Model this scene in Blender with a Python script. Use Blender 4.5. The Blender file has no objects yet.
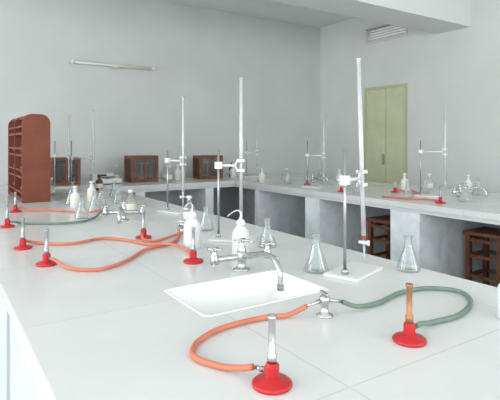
import bpy, bmesh, math
from mathutils import Vector, Matrix
sc=bpy.context.scene
try: sc.view_settings.view_transform='Standard'
except Exception: pass

# ---------------------------------------------------------------- materials
def lin(c):
    return tuple(((x/255)/12.92 if x/255<=0.04045 else (((x/255)+0.055)/1.055)**2.4) for x in c)+(1,)
def mat(name,rgb,rough=0.5,metal=0.0,noise=0.0,nscale=8,bump=0.0,bscale=60,ndist=0.0,**kw):
    m=bpy.data.materials.new(name); m.use_nodes=True
    nt=m.node_tree; b=nt.nodes['Principled BSDF']
    col=lin(rgb)
    b.inputs['Base Color'].default_value=col
    b.inputs['Roughness'].default_value=rough; b.inputs['Metallic'].default_value=metal
    for k,v in kw.items(): b.inputs[k].default_value=v
    tc=nt.nodes.new('ShaderNodeTexCoord')
    if noise>0:
        n=nt.nodes.new('ShaderNodeTexNoise'); n.inputs['Scale'].default_value=nscale; n.inputs['Detail'].default_value=6
        n.inputs['Distortion'].default_value=ndist
        nt.links.new(tc.outputs['Object'],n.inputs['Vector'])
        r=nt.nodes.new('ShaderNodeValToRGB')
        r.color_ramp.elements[0].position=0.35; r.color_ramp.elements[1].position=0.65
        r.color_ramp.elements[0].color=tuple(x*(1-noise) for x in col[:3])+(1,)
        r.color_ramp.elements[1].color=tuple(min(1,x*(1+noise*0.4)) for x in col[:3])+(1,)
        nt.links.new(n.outputs['Fac'],r.inputs['Fac']); nt.links.new(r.outputs['Color'],b.inputs['Base Color'])
    if bump>0:
        n=nt.nodes.new('ShaderNodeTexNoise'); n.inputs['Scale'].default_value=bscale
        nt.links.new(tc.outputs['Object'],n.inputs['Vector'])
        bp=nt.nodes.new('ShaderNodeBump'); bp.inputs['Strength'].default_value=bump; bp.inputs['Distance'].default_value=0.01
        nt.links.new(n.outputs['Fac'],bp.inputs['Height']); nt.links.new(bp.outputs['Normal'],b.inputs['Normal'])
    return m
def tile_mat(name,rgb,joint,w=0.61,h=0.61,rough=0.12,mort=0.004):
    m=mat(name,rgb,rough); nt=m.node_tree; b=nt.nodes['Principled BSDF']
    tc=nt.nodes.new('ShaderNodeTexCoord'); br=nt.nodes.new('ShaderNodeTexBrick')
    br.offset=0; br.squash=1
    col=lin(rgb)
    br.inputs['Color1'].default_value=col; br.inputs['Color2'].default_value=tuple(x*0.96 for x in col[:3])+(1,)
    br.inputs['Mortar'].default_value=lin(joint)
    br.inputs['Scale'].default_value=1; br.inputs['Mortar Size'].default_value=mort
    br.inputs['Mortar Smooth'].default_value=0.3
    br.inputs['Brick Width'].default_value=w; br.inputs['Row Height'].default_value=h
    nt.links.new(tc.outputs['Object'],br.inputs['Vector'])
    n=nt.nodes.new('ShaderNodeTexNoise'); n.inputs['Scale'].default_value=5; n.inputs['Detail'].default_value=6
    nt.links.new(tc.outputs['Object'],n.inputs['Vector'])
    mp=nt.nodes.new('ShaderNodeMapRange'); mp.inputs['To Min'].default_value=0.94; mp.inputs['To Max'].default_value=1.05
    nt.links.new(n.outputs['Fac'],mp.inputs['Value'])
    mx=nt.nodes.new('ShaderNodeVectorMath'); mx.operation='SCALE'
    nt.links.new(br.outputs['Color'],mx.inputs[0]); nt.links.new(mp.outputs['Result'],mx.inputs['Scale'])
    nt.links.new(mx.outputs['Vector'],b.inputs['Base Color'])
    mr=nt.nodes.new('ShaderNodeMapRange'); mr.inputs['To Min'].default_value=rough*0.6; mr.inputs['To Max'].default_value=rough*1.8
    nt.links.new(n.outputs['Fac'],mr.inputs['Value']); nt.links.new(mr.outputs['Result'],b.inputs['Roughness'])
    return m
def glass_mat(name,tint=(0.96,0.98,0.98),body=0.09,bodycol=(0.8,0.85,0.86,1)):
    m=bpy.data.materials.new(name); m.use_nodes=True; nt=m.node_tree; nt.nodes.clear()
    out=nt.nodes.new('ShaderNodeOutputMaterial')
    t=nt.nodes.new('ShaderNodeBsdfTransparent'); t.inputs['Color'].default_value=tint+(1,)
    g=nt.nodes.new('ShaderNodeBsdfGlossy'); g.inputs['Roughness'].default_value=0.08
    d=nt.nodes.new('ShaderNodeBsdfDiffuse'); d.inputs['Color'].default_value=bodycol
    lw=nt.nodes.new('ShaderNodeLayerWeight'); lw.inputs['Blend'].default_value=0.25
    m1=nt.nodes.new('ShaderNodeMixShader'); m1.inputs[0].default_value=body
    nt.links.new(t.outputs[0],m1.inputs[1]); nt.links.new(d.outputs[0],m1.inputs[2])
    m2=nt.nodes.new('ShaderNodeMixShader')
    nt.links.new(lw.outputs['Facing'],m2.inputs[0]); nt.links.new(m1.outputs[0],m2.inputs[1]); nt.links.new(g.outputs[0],m2.inputs[2])
    nt.links.new(m2.outputs[0],out.inputs[0]); return m

M=dict(
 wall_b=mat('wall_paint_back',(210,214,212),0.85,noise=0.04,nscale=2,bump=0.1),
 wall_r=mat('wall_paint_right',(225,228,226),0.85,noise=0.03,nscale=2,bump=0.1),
 ceil=mat('ceiling_paint',(230,232,230),0.9,noise=0.02,nscale=2),
 floor=tile_mat('floor_tiles',(220,222,221),(165,165,163),0.4,0.4,0.3,0.006),
 top=tile_mat('bench_marble_tiles',(222,224,223),(203,205,204),0.61,0.61,0.17,0.002),
 edge=mat('bench_edge',(220,223,223),0.25),
 body=mat('bench_body_paint',(204,213,220),0.5,noise=0.05,nscale=4),
 pillar=mat('bench_pillar_marble',(240,245,249),0.3,noise=0.13,nscale=6,ndist=1.0),
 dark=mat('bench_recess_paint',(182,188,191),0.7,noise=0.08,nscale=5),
 porcelain=mat('white_porcelain',(248,249,248),0.15),
 chrome=mat('chrome_worn',(196,198,198),0.25,1.0),
 steel=mat('steel_rod',(168,173,176),0.35,0.8),
 brass=mat('dull_copper_tube',(170,120,88),0.45,0.6),
 red=mat('red_enamel',(188,32,38),0.35),
 orange=mat('orange_rubber',(208,120,92),0.5,noise=0.1,nscale=30),
 green=mat('green_rubber',(114,136,122),0.5,noise=0.1,nscale=30),
 wood=mat('red_brown_wood',(124,60,36),0.55,noise=0.2,nscale=6),
 wood2=mat('dark_teak_wood',(126,76,52),0.5,noise=0.3,nscale=10),
 wood3=mat('case_backing_wood',(74,52,42),0.6,noise=0.2,nscale=10),
 white=mat('white_plastic',(226,228,227),0.4),
 poly=mat('translucent_polythene',(220,224,225),0.4),
 grey=mat('grey_plastic',(120,124,126),0.4),
 black=mat('dark_gap',(40,38,36),0.6),
 door=mat('door_green_paint',(215,218,182),0.5,noise=0.08,nscale=4),
 doorframe=mat('door_frame_paint',(198,201,166),0.5),
 alu=mat('window_frame_paint',(222,223,221),0.5),
 amber=mat('amber_glass',(96,52,30),0.15),
 label=mat('paper_label',(225,220,205),0.8),
 cream=mat('cream_enamel',(205,200,170),0.5),
 liquid=mat('burette_liquid',(168,86,70),0.2),
 liquid2=mat('burette_liquid_pale',(150,128,120),0.2),
 glass=glass_mat('lab_glass'),
 frost=glass_mat('burette_glass',body=0.45,bodycol=(0.85,0.87,0.87,1)),
 pane=glass_mat('cabinet_glass',body=0.05),
)

# ---------------------------------------------------------------- mesh builder
class B:
    def __init__(s): s.v=[];s.f=[];s.m=[];s.sm=[];s.mats=[]
    def mi(s,k):
        if k not in s.mats: s.mats.append(k)
        return s.mats.index(k)
    def add(s,vs,fs,k,smooth=False,T=None):
        o=len(s.v); 
        for p in vs:
            p=Vector(p); s.v.append(T@p if T else p)
        i=s.mi(k)
        for f in fs: s.f.append([o+a for a in f]); s.m.append(i); s.sm.append(smooth)
    def box(s,a,b,k,T=None):
        x0,y0,z0=a;x1,y1,z1=b
        vs=[(x0,y0,z0),(x1,y0,z0),(x1,y1,z0),(x0,y1,z0),(x0,y0,z1),(x1,y0,z1),(x1,y1,z1),(x0,y1,z1)]
        s.add(vs,[(0,3,2,1),(4,5,6,7),(0,1,5,4),(1,2,6,5),(2,3,7,6),(3,0,4,7)],k,False,T)
    def bbox(s,a,b,k,r=0.004,T=None):
        bm=bmesh.new(); bmesh.ops.create_cube(bm,size=1)
        for v in bm.verts: v.co=Vector([(a[i]+b[i])/2+v.co[i]*(b[i]-a[i]) for i in range(3)])
        bmesh.ops.bevel(bm,geom=bm.edges[:],offset=r,segments=2,affect='EDGES',profile=0.5)
        bm.verts.index_update()
        s.add([v.co.copy() for v in bm.verts],[[v.index for v in f.verts] for f in bm.faces],k,False,T); bm.free()
    def lathe(s,prof,k,c=(0,0,0),n=24,T=None,smooth=True):
        vs=[];fs=[]
        for r,z in prof:
            for j in range(n):
                a=2*math.pi*j/n; vs.append((c[0]+r*math.cos(a),c[1]+r*math.sin(a),c[2]+z))
        for i in range(len(prof)-1):
            for j in range(n):
                a=i*n+j;b=i*n+(j+1)%n; fs.append((a,b,b+n,a+n))
        if prof[0][0]>1e-5: fs.append(tuple(range(n-1,-1,-1)))
        s.add(vs,fs,k,smooth,T)
    def cyl(s,p,q,r,k,n=14,r2=None):
        s.tube([p,q],r,k,n,r2)
    def tube(s,pts,r,k,n=12,r2=None):
        pts=[Vector(p) for p in pts]; vs=[];fs=[]
        up=None
        for i,p in enumerate(pts):
            d=(pts[min(i+1,len(pts)-1)]-pts[max(i-1,0)]).normalized()
            if up is None:
                up=Vector((0,0,1)) if abs(d.z)<0.9 else Vector((1,0,0))
            x=up.cross(d)
            if x.length<1e-4: x=Vector((1,0,0)).cross(d)
            x.normalize(); y=d.cross(x).normalized(); up=y
            rr=r if r2 is None else r+(r2-r)*i/(len(pts)-1)
            for j in range(n):
                a=2*math.pi*j/n; vs.append(p+x*math.cos(a)*rr+y*math.sin(a)*rr)
        for i in range(len(pts)-1):
            for j in range(n):
                a=i*n+j;b=i*n+(j+1)%n; fs.append((a,b,b+n,a+n))
        fs.append(tuple(range(n-1,-1,-1))); fs.append(tuple(range(len(vs)-n,len(vs))))
        s.add(vs,fs,k,True)
    def prism(s,poly,y0,y1,k,axis='y'):
        n=len(poly)
        if axis=='y': vs=[(a,y0,b) for a,b in poly]+[(a,y1,b) for a,b in poly]
        else: vs=[(y0,a,b) for a,b in poly]+[(y1,a,b) for a,b in poly]
        fs=[tuple(range(n)),tuple(range(2*n-1,n-1,-1))]+[(i,(i+1)%n,(i+1)%n+n,i+n) for i in range(n)]
        s.add(vs,fs,k)
    def make(s,name,loc=(0,0,0),rz=0,scale=1):
        me=bpy.data.meshes.new(name); me.from_pydata([tuple(v) for v in s.v],[],s.f)
        for k in s.mats: me.materials.append(M[k])
        for p,i,sm in zip(me.polygons,s.m,s.sm): p.material_index=i; p.use_smooth=sm
        bm=bmesh.new(); bm.from_mesh(me); bmesh.ops.recalc_face_normals(bm,faces=bm.faces[:]); bm.to_mesh(me); bm.free()
        me.update()
        o=bpy.data.objects.new(name,me); sc.collection.objects.link(o)
        o.location=loc; o.rotation_euler=(0,0,rz); o.scale=(scale,)*3
        return o
def smooth_path(pts,n=8):
    P=[Vector(p) for p in pts]; out=[]
    P=[P[0]*2-P[1]]+P+[P[-1]*2-P[-2]]
    for i in range(1,len(P)-2):
        a,b,c,d=P[i-1:i+3]
        for j in range(n):
            t=j/n
            out.append(0.5*((2*b)+(c-a)*t+(2*a-5*b+4*c-d)*t*t+(3*b-a-3*c+d)*t**3))
    out.append(P[-2]); return out
H=0.85   # bench height

# ---------------------------------------------------------------- room
X0,X1,Y0,Y1,ZC=-2.6,4.93,-2.6,5.55,3.04
T=0.12
b=B(); b.box((X0-T,Y0-T,-0.1),(X1+T,Y1+T,0),'floor'); b.make('floor')
b=B(); b.box((X0-T,Y0-T,ZC),(X1+T,Y1+T,ZC+0.12),'ceil'); b.make('ceiling')
b=B(); b.box((X0-T,Y1,0),(X1+T,Y1+T,ZC),'wall_b'); b.make('wall_back')
DY0,DY1,DZ=3.92,4.64,2.03
b=B()
b.box((X1,Y0-T,0),(X1+T,DY0,ZC),'wall_r'); b.box((X1,DY1,0),(X1+T,Y1,ZC),'wall_r')
b.box((X1,DY0,DZ),(X1+T,DY1,2.62),'wall_r'); b.box((X1,DY0,2.86),(X1+T,DY1,ZC),'wall_r')
b.make('wall_right')
b=B()
g=0.035
b.box((X1-0.01,DY0,0),(X1+0.09,DY0+g,DZ),'doorframe'); b.box((X1-0.01,DY1-g,0),(X1+0.09,DY1,DZ),'doorframe')
b.box((X1-0.01,DY0+g,DZ-g),(X1+0.09,DY1-g,DZ),'doorframe')
ym=(DY0+DY1)/2
for a0,a1 in ((DY0+g,ym-0.004),(ym+0.004,DY1-g)):
    b.box((X1+0.01,a0,0.01),(X1+0.04,a1,DZ-g),'door')
    for z0,z1 in ((0.15,0.75),(0.9,1.85)):
        b.bbox((X1+0.004,a0+0.06,z0),(X1+0.012,a1-0.06,z1),'door',0.003)
b.box((X1+0.07,DY0+g,0.01),(X1+0.08,DY1-g,DZ-g),'black')
b.bbox((X1-0.02,ym+0.02,1.0),(X1+0.012,ym+0.04,1.14),'steel',0.004)
b.make('door_1')
b=B()
b.box((X1-0.015,DY0,2.62),(X1+0.1,DY0+0.03,2.86),'alu'); b.box((X1-0.015,DY1-0.03,2.62),(X1+0.1,DY1,2.86),'alu')
b.box((X1-0.015,DY0+0.03,2.62),(X1+0.1,DY1-0.03,2.65),'alu'); b.box((X1-0.015,DY0+0.03,2.83),(X1+0.1,DY1-0.03,2.86),'alu')
for i in range(5):
    z=2.655+i*0.034
    b.prism([(X1+0.01,z),(X1+0.016,z),(X1+0.07,z+0.043),(X1+0.064,z+0.043)],DY0+0.03,DY1-0.03,'alu')
b.make('window_1')  # louvred ventilator above the door, not a window
def window_wall(axis,pos,lo,hi,wins,name,z0=0.95,z1=2.55):
    b=B()
    def bx(a0,a1,zz0,zz1,k='wall_r',p0=pos-T,p1=pos):
        if axis=='x': b.box((p0,a0,zz0),(p1,a1,zz1),k)
        else: b.box((a0,p0,zz0),(a1,p1,zz1),k)
    bx(lo,hi,0,z0); bx(lo,hi,z1,ZC)
    e=lo
    for a,c in wins: bx(e,a,z0,z1); e=c
    bx(e,hi,z0,z1)
    b.make(name)
def window(axis,pos,a,c,name,z0=0.95,z1=2.55):
    b=B(); t=0.05; p0,p1=pos-0.09,pos-0.03
    def bx(a0,a1,zz0,zz1):
        if axis=='x': b.box((p0,a0,zz0),(p1,a1,zz1),'alu')
        else: b.box((a0,p0,zz0),(a1,p1,zz1),'alu')
    bx(a,a+t,z0,z1); bx(c-t,c,z0,z1); bx(a+t,c-t,z0,z0+t); bx(a+t,c-t,z1-t,z1)
    m=(a+c)/2; bx(m-0.025,m+0.025,z0+t,z1-t); bx(a+t,c-t,1.95,1.99)
    b.make(name)
LW=[(-1.9,-0.1),(0.5,2.3),(2.9,4.7)]
RW=[(-1.9,-0.1),(0.6,2.4),(2.9,4.5)]
window_wall('x',X0,Y0-T,Y1,LW,'wall_left'); window_wall('y',Y0,X0,X1,RW,'wall_front')
n=2
for a,c in LW: window('x',X0,a,c,f'window_{n}'); n+=1
for a,c in RW: window('y',Y0,a,c,f'window_{n}'); n+=1
b=B(); b.box((X0,3.08,2.56),(X1,3.5,ZC),'ceil'); b.make('trim_1_ceiling_beam')

# ---------------------------------------------------------------- benches
SX0,SX1,SY0,SY1=0.56,0.965,1.05,1.31
CX0,CX1,CY0,CY1=0.17,1.40,-0.7,4.67
b=B()
zt=H; zb=H-0.04
b.box((CX0,CY0,zb),(SX0,CY1,zt),'top'); b.box((SX1,CY0,zb),(CX1,CY1,zt),'top')
b.box((SX0,CY0,zb),(SX1,SY0,zt),'top'); b.box((SX0,SY1,zb),(SX1,CY1,zt),'top')
for a,c in (((CX0+0.03,CY0+0.03,0),(CX0+0.08,CY1,zb)),((CX1-0.08,CY0+0.03,0),(CX1-0.03,CY1,zb)),((CX0+0.08,CY0+0.03,0),(CX1-0.08,CY0+0.08,zb))):
    b.box(a,c,'body')
for i in range(6):
    y=-0.1+i*0.9
    b.box((CX0+0.022,y,0.1),(CX0+0.03,y+0.01,zb-0.06),'dark')
b.make('lab_bench')
def side_bench(name,lo,hi,axis,f,bk,pil):
    b=B()
    def bx(d0,d1,l0,l1,z0,z1,k):
        if axis=='x': b.box((d0,l0,z0),(d1,l1,z1),k)
        else: b.box((l0,d0,z0),(l1,d1,z1),k)
    bx(f,bk,lo,hi,zb,zt,'top')
    bx(f+0.02,f+0.05,lo,hi,zb-0.03,zb,'edge')
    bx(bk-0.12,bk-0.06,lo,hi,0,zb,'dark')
    for p,w in pil: bx(f+0.03,bk-0.12,p-w/2,p+w/2,0,zb-0.03,'pillar')
    return b.make(name)
side_bench('lab_bench',-0.6,4.67,'x',2.85,4.05,[(4.25,.08),(3.35,.2),(2.32,.26),(1.42,.2),(0.5,.2),(-.4,.2)])
side_bench('lab_bench',-2.5,4.05,'y',4.67,5.54,[(-2.3,.2),(-1.3,.2),(-.2,.2),(1.75,.1),(2.55,.1),(3.5,.15)])

# sink
b=B()
def rrect(x0,x1,y0,y1,r,z,n=6):
    out=[]
    for cx,cy,a0 in ((x1-r,y1-r,0),(x0+r,y1-r,90),(x0+r,y0+r,180),(x1-r,y0+r,270)):
        for i in range(n+1):
            a=math.radians(a0+90*i/n); out.append((cx+r*math.cos(a),cy+r*math.sin(a),z))
    return out
hx,hy=(SX1-SX0)/2,(SY1-SY0)/2
rings=[rrect(-hx-.006,hx+.006,-hy-.006,hy+.006,.02,0.0004),rrect(-hx-.004,hx+.004,-hy-.004,hy+.004,.02,0.0018),
 rrect(-hx+.004,hx-.004,-hy+.004,hy-.004,.022,0.0015),rrect(-hx+.010,hx-.010,-hy+.010,hy-.010,.025,-0.004),
 rrect(-hx+.02,hx-.02,-hy+.02,hy-.02,.03,-0.11),rrect(-hx+.05,hx-.05,-hy+.05,hy-.05,.03,-0.13),rrect(-.02,.02,-.02,.02,.019,-0.135)]
vs=[p for r in rings for p in r]; n=len(rings[0]); fs=[]
for i in range(len(rings)-1):
    for j in range(n): fs.append((i*n+j,i*n+(j+1)%n,(i+1)*n+(j+1)%n,(i+1)*n+j))
b.add(vs,fs,'porcelain',True)
b.lathe([(0,-.132),(.022,-.132),(.024,-.134)],'steel')
b.make('lab_sink',((SX0+SX1)/2,(SY0+SY1)/2,H))

# ---------------------------------------------------------------- lab objects
def bunsen(x,y,tube='chrome',rz=0,h=0.125,s=1.0):
    b=B()
    b.lathe([(0.034,0),(0.036,0.003),(0.036,0.006),(0.033,0.009),(0.018,0.012),(0.013,0.016)],'red',n=32)
    b.lathe([(0.013,0.014),(0.0135,0.018),(0.0135,0.036),(0.010,0.041),(0,0.041)],'red',n=8,smooth=False)
    b.lathe([(0.0085,0.04),(0.0085,0.056),(0.0062,0.058),(0.0062,h-0.008),(0.0078,h-0.006),(0.0078,h),(0.005,h),(0.005,h-0.01),(0,h-0.01)],tube)
    b.cyl((0.012,0,0.024),(0.034,0,0.024),0.004,tube); b.lathe([(0.006,-0.003),(0.006,0.003)],tube,c=(0.02,0,0.024))
    return b.make('bunsen_burner',(x,y,H),rz,s)
def hose(pts,k,name='rubber_hose',r=0.006):
    b=B(); o=Vector((pts[0][0],pts[0][1],H))
    P=[Vector((p[0],p[1],H+(p[2] if len(p)>2 else 0.0072)))-o for p in pts]
    path=smooth_path(P,8)
    for p in path: p.z=max(p.z,r+0.0008)
    b.tube(path,r,k,12); return b.make(name,o)
def gas_tap(x,y,rz=0):
    b=B()
    b.lathe([(0.02,0),(0.021,0.004),(0.010,0.008),(0.009,0.03),(0.013,0.034),(0.013,0.048),(0.008,0.052),(0,0.054)],'chrome')
    for sg in (1,-1):
        b.cyl((0.008*sg,0,0.04),(0.05*sg,0,0.030),0.006,'chrome',r2=0.0035)
    b.bbox((-0.004,-0.02,0.053),(0.004,0.02,0.060),'chrome',0.002)
    return b.make('gas_tap',(x,y,H),rz)
def flask(x,y,s=1.0,liq=None,base=H):
    b=B()
    b.lathe([(0,0.001),(0.036,0.0),(0.040,0.004),(0.039,0.010),(0.015,0.078),(0.0125,0.086),(0.0125,0.112),(0.0155,0.115),(0.0155,0.117),(0.011,0.117),(0.011,0.086),(0.036,0.010),(0.0,0.005)],'glass',n=28)
    return b.make('erlenmeyer_flask',(x,y,base),0,s)
def wash_bottle(x,y,s=1.0,rz=0):
    b=B()
    b.lathe([(0.031,0),(0.034,0.004),(0.034,0.085),(0.030,0.100),(0.018,0.116),(0.014,0.120)],'poly',n=28)
    b.lathe([(0.017,0.118),(0.017,0.136),(0.013,0.140),(0.005,0.146),(0,0.146)],'white')
    b.tube(smooth_path([(0,0,0.14),(0.0,0,0.165),(0.012,0,0.178),(0.03,0,0.172),(0.052,0,0.155)],6),0.003,'poly',8,r2=0.0014)
    return b.make('wash_bottle',(x,y,H),rz,s)
def reagent_bottle(x,y,k='amber',s=1.0,base=H,name='reagent_bottle'):
    b=B()
    b.lathe([(0.026,0),(0.029,0.003),(0.029,0.07),(0.025,0.082),(0.012,0.092),(0.011,0.104),(0.014,0.106),(0.014,0.110),(0.008,0.112)],k)
    b.lathe([(0.0292,0.02),(0.0296,0.021),(0.0296,0.055),(0.0292,0.056)],'label')
    b.lathe([(0.008,0.11),(0.008,0.118),(0.015,0.121),(0.015,0.128),(0.006,0.133),(0,0.133)],k if k!='glass' else 'white')
    return b.make(name,(x,y,base),0,s)
def burette_stand(rx,ry,bx,by,rod=0.42,top=0.70,cl=0.31,bz=0.05,lean=(0,0),plate=(0.20,0.12),liq=None,base=H):
    b=B(); dx,dy=bx-rx,by-ry; L=math.hypot(dx,dy); ang=math.atan2(dy,dx)
    R=Matrix.Rotation(ang,4,'Z')
    w,d=plate
    b.bbox((-0.035,-d/2,0),(w-0.035,d/2,0.010),'white',0.003,T=R)
    b.cyl((0,0,0.009),(0,0,rod),0.0052,'steel'); b.lathe([(0.011,0.009),(0.011,0.022),(0.007,0.026)],'steel')
    lx,ly=lean
    def q(z): return Vector((dx+lx*(z-cl),dy+ly*(z-cl),z))
    u=Vector((dx/L,dy/L,0)); nrm=Vector((-u.y,u.x,0))
    b.bbox((-0.016,-0.012,cl-0.016),(0.018,0.012,cl+0.016),'white',0.004,T=R)
    b.cyl(nrm*0.012+Vector((0,0,cl)),nrm*0.034+Vector((0,0,cl)),0.004,'chrome')
    b.cyl(nrm*0.030+Vector((0,0,cl-0.008)),nrm*0.030+Vector((0,0,cl+0.008)),0.003,'chrome')
    b.cyl(u*0.014+Vector((0,0,cl)),u*(L-0.02)+Vector((0,0,cl)),0.0055,'white')
    for zo in (-0.022,0.022):
        b.cyl(u*(L-0.03)+Vector((0,0,cl)),u*(L-0.014)+Vector((0,0,cl+zo)),0.004,'white')
        for sg in (1,-1):
            b.bbox((L-0.018,min(sg*0.009,sg*0.014),cl+zo-0.006),(L+0.016,max(sg*0.009,sg*0.014),cl+zo+0.006),'white',0.002,T=R)
    b.cyl(q(bz+0.09),q(top),0.0082,'frost')
    if liq: b.cyl(q(liq[1]),q(liq[2]),0.0078,liq[0])
    b.cyl(q(bz+0.05),q(bz+0.09),0.0045,'frost',r2=0.0082); b.cyl(q(bz),q(bz+0.05),0.002,'frost',r2=0.0045)
    p=q(bz+0.06); b.cyl(p-nrm*0.018,p+nrm*0.018,0.006,'white'); b.bbox((L+0.0,-0.026,bz+0.052),(L+0.004,-0.018,bz+0.070),'white',0.001,T=R)
    b.cyl(q(top-0.002),q(top+0.004),0.0102,'frost')
    return b.make('burette_stand',(rx,ry,base))

# foreground burners and gas line
bunsen(0.50,0.69,'chrome',math.radians(115))
bunsen(0.86,0.68,'brass',math.radians(15))
gas_tap(0.81,0.895,math.radians(-15))
hose([(0.482,0.725,0.024),(0.475,0.745,0.016),(0.455,0.785),(0.432,0.835),(0.435,0.875),(0.475,0.92),(0.55,0.952),(0.65,0.955),(0.72,0.935),(0.762,0.907,0.030)],'orange')
hose([(0.858,0.883,0.030),(0.90,0.872,0.014),(0.98,0.875),(1.10,0.90),(1.20,0.885),(1.25,0.82),(1.20,0.75),(1.08,0.705),(0.98,0.71),(0.93,0.70,0.018),(0.893,0.688,0.024)],'green')
# middle-left burners
bunsen(0.33,1.81,'steel',math.radians(-60)); bunsen(0.30,2.14,'steel',math.radians(60)); bunsen(0.78,1.56,'steel',math.radians(80))
bunsen(0.79,2.08,'steel',math.radians(-120)); bunsen(0.31,2.73,'steel',math.radians(20)); bunsen(0.42,3.3,'steel',0)
hose([(0.348,1.778,0.024),(0.37,1.72,0.01),(0.40,1.66),(0.47,1.62),(0.58,1.69),(0.70,1.82),(0.84,1.88),(0.93,2.0,0.01),(0.955,2.06,0.026)],'orange')
hose([(0.318,2.172,0.024),(0.35,2.2,0.01),(0.42,2.13),(0.50,2.10),(0.62,2.14),(0.70,2.04),(0.74,1.92),(0.80,1.80,0.02),(0.83,1.70),(0.80,1.62,0.012),(0.786,1.596,0.024)],'orange')
hose([(0.772,2.05,0.024),(0.76,2.0,0.012),(0.80,1.96),(0.90,2.0,0.012),(1.0,2.05,0.014),(1.02,2.07,0.026)],'orange')
gas_tap(0.985,2.09,math.radians(20))
hose([(0.346,2.742,0.024),(0.38,2.76,0.01),(0.46,2.72),(0.55,2.66),(0.66,2.66),(0.75,2.75),(0.83,2.86,0.03)],'green')
hose([(0.457,3.30,0.024),(0.5,3.27,0.01),(0.6,3.22),(0.70,3.1),(0.78,2.99),(0.84,2.93,0.03)],'orange')
gas_tap(0.86,2.895,math.radians(90))

# water tap by the sink
def water_tap(x,y,rz,end=-0.02,reach=0.255,name='lab_water_tap'):
    b=B()
    b.lathe([(0.028,0),(0.03,0.004),(0.02,0.008),(0.014,0.012),(0.014,0.03),(0.017,0.034),(0.017,0.058),(0.012,0.063),(0.010,0.075)],'chrome')
    zb_=0.045
    b.cyl((0,-0.10,zb_),(0,0.10,zb_),0.010,'chrome')
    for yy,zz in ((-0.10,zb_),(0.10,zb_),(0,0.066)):
        b.lathe([(0.014,-0.014),(0.015,0),(0.012,0.014),(0.008,0.02),(0.008,0.030)],'chrome',c=(0,yy,zz))
        zc=zz+0.034
        b.lathe([(0.008,-0.006),(0.010,0),(0.006,0.007),(0,0.009)],'chrome',c=(0,yy,zc))
        for k in range(4):
            a=math.pi/4+k*math.pi/2
            e=Vector((math.cos(a)*0.026,math.sin(a)*0.026,0)); o=Vector((0,yy,zc))
            b.cyl(o,o+e,0.0035,'chrome',r2=0.0048)
    for yy in (-0.10,0.10):
        sg=1 if yy>0 else -1
        b.cyl((0,yy,zb_),(-0.045,yy+sg*0.02,zb_-0.012),0.007,'chrome',r2=0.0035)
    f=reach/0.255
    b.tube(smooth_path([(0,0,0.045),(-0.05*f,0,0.056),(-0.12*f,0,0.075),(-0.18*f,0,0.088),(-0.225*f,0,0.080),(-0.25*f,0,0.055),(-reach,0,max(end,0.03)),(-reach,0,end)],8),0.0085,'chrome',14)
    b.lathe([(0.0105,-0.004),(0.0105,0.012)],'chrome',c=(-reach,0,end))
    return b.make(name,(x,y,H),rz)
water_tap(0.87,1.375,math.radians(84),0.005)
water_tap(0.88,2.62,math.radians(65),0.02,0.2)

wash_bottle(0.88,1.77,1.05,math.radians(200)); wash_bottle(0.97,1.54,0.98,math.radians(150)); wash_bottle(1.172,0.632,0.8,math.radians(0))
flask(1.07,1.225,1.05); flask(1.15,1.62,1.0); flask(1.335,1.06,1.0); flask(1.12,2.1,1.0)
burette_stand(1.10,1.12,1.22,1.16,rod=0.41,top=0.715,cl=0.31,bz=0.03,lean=(-0.02,0.02),liq=('liquid',0.10,0.17))
burette_stand(1.06,1.87,1.135,1.80,rod=0.40,top=0.715,cl=0.33,bz=0.04,liq=('liquid2',0.13,0.27))
burette_stand(1.23,2.82,1.27,2.68,rod=0.38,top=0.71,cl=0.32,bz=0.04)
burette_stand(0.98,4.28,1.10,4.05,rod=0.45,top=0.70,cl=0.3)
for x,y,s in ((0.84,3.05,1.1),(0.70,2.82,1.0),(0.95,3.3,1.0),(0.80,3.5,1.1),(1.10,3.4,1.0),(0.9,3.9,1.1),(1.2,3.8,1.1)): flask(x,y,s)
for x,y,k in ((1.0,2.85,'glass'),(0.78,3.3,'white'),(1.15,2.35,'glass'),(0.98,3.65,'white'),(0.8,4.2,'glass'),(1.25,4.4,'amber')): reagent_bottle(x,y,k,1.1)

# reagent rack
def reagent_rack(x,y,w,l,h,name='reagent_rack'):
    b=B(); t=0.018
    def arch(y0):
        pts=[(0,0),(w,0)]; r=w*0.35
        for i in range(7):
            a=math.radians(90*i/6); pts.append((w-r+r*math.cos(a),h-r+r*math.sin(a)))
        for i in range(7):
            a=math.radians(90+90*i/6); pts.append((r+r*math.cos(a),h-r+r*math.sin(a)))
        b.prism(pts,y0,y0+t,'wood')
    arch(0); arch(l-t); arch(l/2-t/2)
    b.box((w/2-0.006,t,0.03),(w/2+0.006,l-t,h-0.06),'wood')
    for z in (0.01,0.17,0.33,0.49):
        b.box((0.006,t,z),(w-0.006,l-t,z+t),'wood')
        b.box((0.004,t,z+0.035+t),(0.012,l-t,z+0.05+t),'wood'); b.box((w-0.012,t,z+0.035+t),(w-0.004,l-t,z+0.05+t),'wood')
    b.box((0.03,t,h-0.03),(w-0.03,l-t,h-0.012),'wood')
    for zi,z in enumerate((0.028,0.188,0.348)):
        for j in range(9):
            yy=0.06+j*(l-0.12)/8
            if abs(yy-l/2)<0.04 or (j*7+zi*3)%5==0: continue
            for xx in (w*0.27,w*0.75):
                b.lathe([(0.022,0),(0.024,0.003),(0.024,0.06),(0.010,0.078),(0.010,0.09),(0.013,0.092),(0.013,0.104),(0,0.106)],'amber',c=(xx,yy,z),n=12)
    return b.make(name,(x,y,H))
reagent_rack(0.52,3.75,0.19,0.78,0.64)

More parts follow.
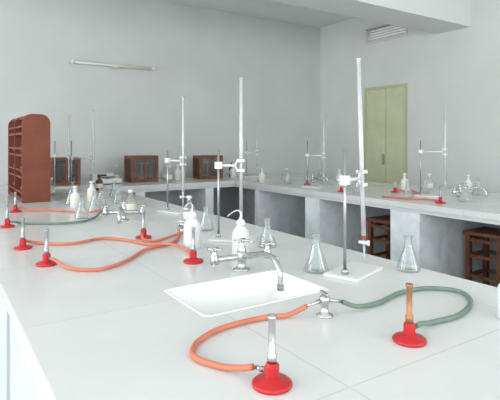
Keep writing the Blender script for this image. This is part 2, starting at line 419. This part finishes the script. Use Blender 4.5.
# balance cases on the back bench
def balance_case(x,y,w=0.32,h=0.29,d=0.2,rz=0):
    b=B(); t=0.032
    b.bbox((-w/2,-d/2,0),(w/2,d/2,0.035),'wood2'); b.bbox((-w/2,-d/2,h-t),(w/2,d/2,h),'wood2')
    for sx in (-1,1):
        for sy in (-1,1):
            cx,cy=sx*(w/2-t/2),sy*(d/2-t/2)
            b.box((cx-t/2,cy-t/2,0.03),(cx+t/2,cy+t/2,h-t+0.002),'wood2')
    b.box((-w/2+t,d/2-0.012,0.035),(w/2-t,d/2-0.006,h-t),'wood3')
    b.box((-w/2+0.006,-d/2+t,0.035),(-w/2+0.012,d/2-t,h-t),'wood3'); b.box((w/2-0.012,-d/2+t,0.035),(w/2-0.006,d/2-t,h-t),'wood3')
    b.box((-w/2+t,-d/2+0.010,0.035),(w/2-t,-d/2+0.013,h-t),'pane')
    b.box((-0.010,-d/2+0.002,0.035),(0.010,-d/2+0.009,h-t),'wood2')
    b.lathe([(0.03,0.035),(0.03,0.045),(0.006,0.05),(0.006,0.2),(0.01,0.21),(0,0.215)],'brass')
    b.cyl((-0.10,0,0.2),(0.10,0,0.2),0.004,'brass')
    for sx in (-0.09,0.09):
        b.cyl((sx,0,0.2),(sx,0,0.08),0.0012,'brass'); b.lathe([(0,0.07),(0.03,0.076),(0.033,0.08)],'chrome',c=(sx,0,0))
    return b.make('balance_case',(x,y,H),rz)
balance_case(1.93,5.15,0.32,0.29,0.2,math.radians(5)); balance_case(2.77,5.15,0.31,0.28,0.2,0); balance_case(1.12,5.2,0.28,0.28,0.2,0)
b=B()
b.bbox((-0.12,-0.14,0.008),(0.12,0.14,0.06),'white',0.012); b.bbox((-0.12,0.06,0.058),(0.12,0.14,0.10),'white',0.01)
b.lathe([(0.01,0.06),(0.01,0.072),(0.075,0.074),(0.078,0.078),(0,0.079)],'steel',c=(0,-0.03,0))
b.box((-0.07,0.052,0.072),(0.03,0.0605,0.094),'black')
for a in (-0.09,0.09):
    for c_ in (-0.11,0.11): b.lathe([(0.012,0),(0.012,0.01)],'grey',c=(a,c_,0))
b.make('electronic_balance',(1.52,5.1,H),math.radians(8))
for x,y,k in ((2.35,5.1,'white'),(2.45,5.2,'white'),(2.25,5.25,'glass'),(3.1,5.1,'white'),(3.2,5.3,'amber'),(1.72,5.35,'glass'),(2.2,5.0,'glass')): reagent_bottle(x,y,k,1.35)
burette_stand(3.3,5.1,3.42,5.05,rod=0.45,top=0.70); burette_stand(0.96,4.86,1.08,4.82,rod=0.45,top=0.70)

# side bench apparatus
burette_stand(3.30,2.50,3.38,2.33,rod=0.45,top=0.71,cl=0.36)
burette_stand(3.05,3.62,3.12,3.46,rod=0.45,top=0.70)
for x,y,s in ((3.12,2.48,1.1),(3.25,2.08,1.2),(3.52,2.62,1.1),(3.0,2.9,1.1),(3.25,3.2,1.1),(3.75,2.28,1.2),(3.1,4.0,1.1),(3.5,3.5,1.1),(3.4,4.45,1.1),(3.65,4.1,1.1)): flask(x,y,s)
for x,y,k in ((3.6,2.9,'white'),(3.75,2.75,'glass'),(3.85,2.0,'amber'),(3.6,3.75,'white'),(3.25,4.2,'glass'),(3.88,2.45,'white'),(2.98,4.3,'white')): reagent_bottle(x,y,k,1.15)
for x,y in ((3.02,2.12),(3.35,2.80),(3.2,3.80),(3.65,2.0),(3.0,3.1),(3.1,4.5)): bunsen(x,y,'steel',0.5)
water_tap(3.5,2.28,math.radians(100),0.02,0.2); water_tap(3.4,3.95,math.radians(100),0.02,0.2)
hose([(3.38,2.82,0.024),(3.43,2.80,0.01),(3.41,2.64),(3.42,2.60),(3.44,2.70,0.02),(3.52,2.78),(3.58,2.80)],'orange')
hose([(3.05,2.14,0.024),(3.08,2.18,0.01),(3.10,2.28),(3.06,2.34),(3.0,2.4),(2.96,2.6)],'orange')

# wooden stools in the knee spaces
def stool(x,y,rz=0,h=0.62,w=0.3):
    b=B(); t=0.035
    b.bbox((-w/2,-w/2,h-0.03),(w/2,w/2,h),'wood2',0.006)
    for sx in (-1,1):
        for sy in (-1,1):
            cx,cy=sx*(w/2-0.03),sy*(w/2-0.03); b.box((cx-t/2,cy-t/2,0),(cx+t/2,cy+t/2,h-0.03),'wood2')
    for z in (0.12,0.27,0.42,0.54):
        for sg in (-1,1):
            p=sg*(w/2-0.03)
            b.box((-w/2+0.03,p-0.008,z),(w/2-0.03,p+0.008,z+0.025),'wood2'); b.box((p-0.008,-w/2+0.03,z),(p+0.008,w/2-0.03,z+0.025),'wood2')
    return b.make('wooden_stool',(x,y,0),rz)
stool(3.50,2.01,0.02); stool(3.35,2.85,0.05); stool(3.3,1.0,0.0)

# wall tube light
b=B()
b.bbox((-0.5,-0.03,-0.02),(0.5,0,0.02),'cream',0.004)
b.cyl((-0.46,-0.055,-0.005),(0.46,-0.055,-0.005),0.013,'white')
for sx in (-0.47,0.47): b.bbox((sx-0.012,-0.075,-0.025),(sx+0.012,-0.02,0.02),'white',0.003)
b.bbox((-0.05,-0.06,-0.035),(0.05,-0.02,-0.01),'cream',0.004)
b.make('wall_tube_light',(1.74,Y1,2.18))

# ---------------------------------------------------------------- light
w=bpy.data.worlds.new('World'); sc.world=w; w.use_nodes=True
bg=w.node_tree.nodes['Background']; bg.inputs[0].default_value=(0.93,0.97,1,1); bg.inputs[1].default_value=1.0
def area(name,loc,rot,sx,sy,e,col=(0.968,0.986,1.0)):
    l=bpy.data.lights.new(name,'AREA'); l.shape='RECTANGLE'; l.size=sx; l.size_y=sy; l.energy=e; l.color=col
    o=bpy.data.objects.new(name,l); o.location=loc; o.rotation_euler=rot; sc.collection.objects.link(o)
for a,c in LW: area('window_daylight',(X0-0.2,(a+c)/2,1.75),(0,math.radians(-90),0),1.6,c-a,62)
for a,c in RW: area('window_daylight',((a+c)/2,Y0-0.2,1.75),(math.radians(90),0,0),c-a,1.6,49)

# ---------------------------------------------------------------- camera
cd=bpy.data.cameras.new('camera'); cd.sensor_width=36; cd.lens=480/500*36; cd.shift_y=-57/500; cd.clip_start=0.02
cam=bpy.data.objects.new('camera',cd); sc.collection.objects.link(cam)
cam.location=(0,0,1.28); cam.rotation_euler=(math.radians(90),0,math.radians(-33.3))
sc.camera=cam
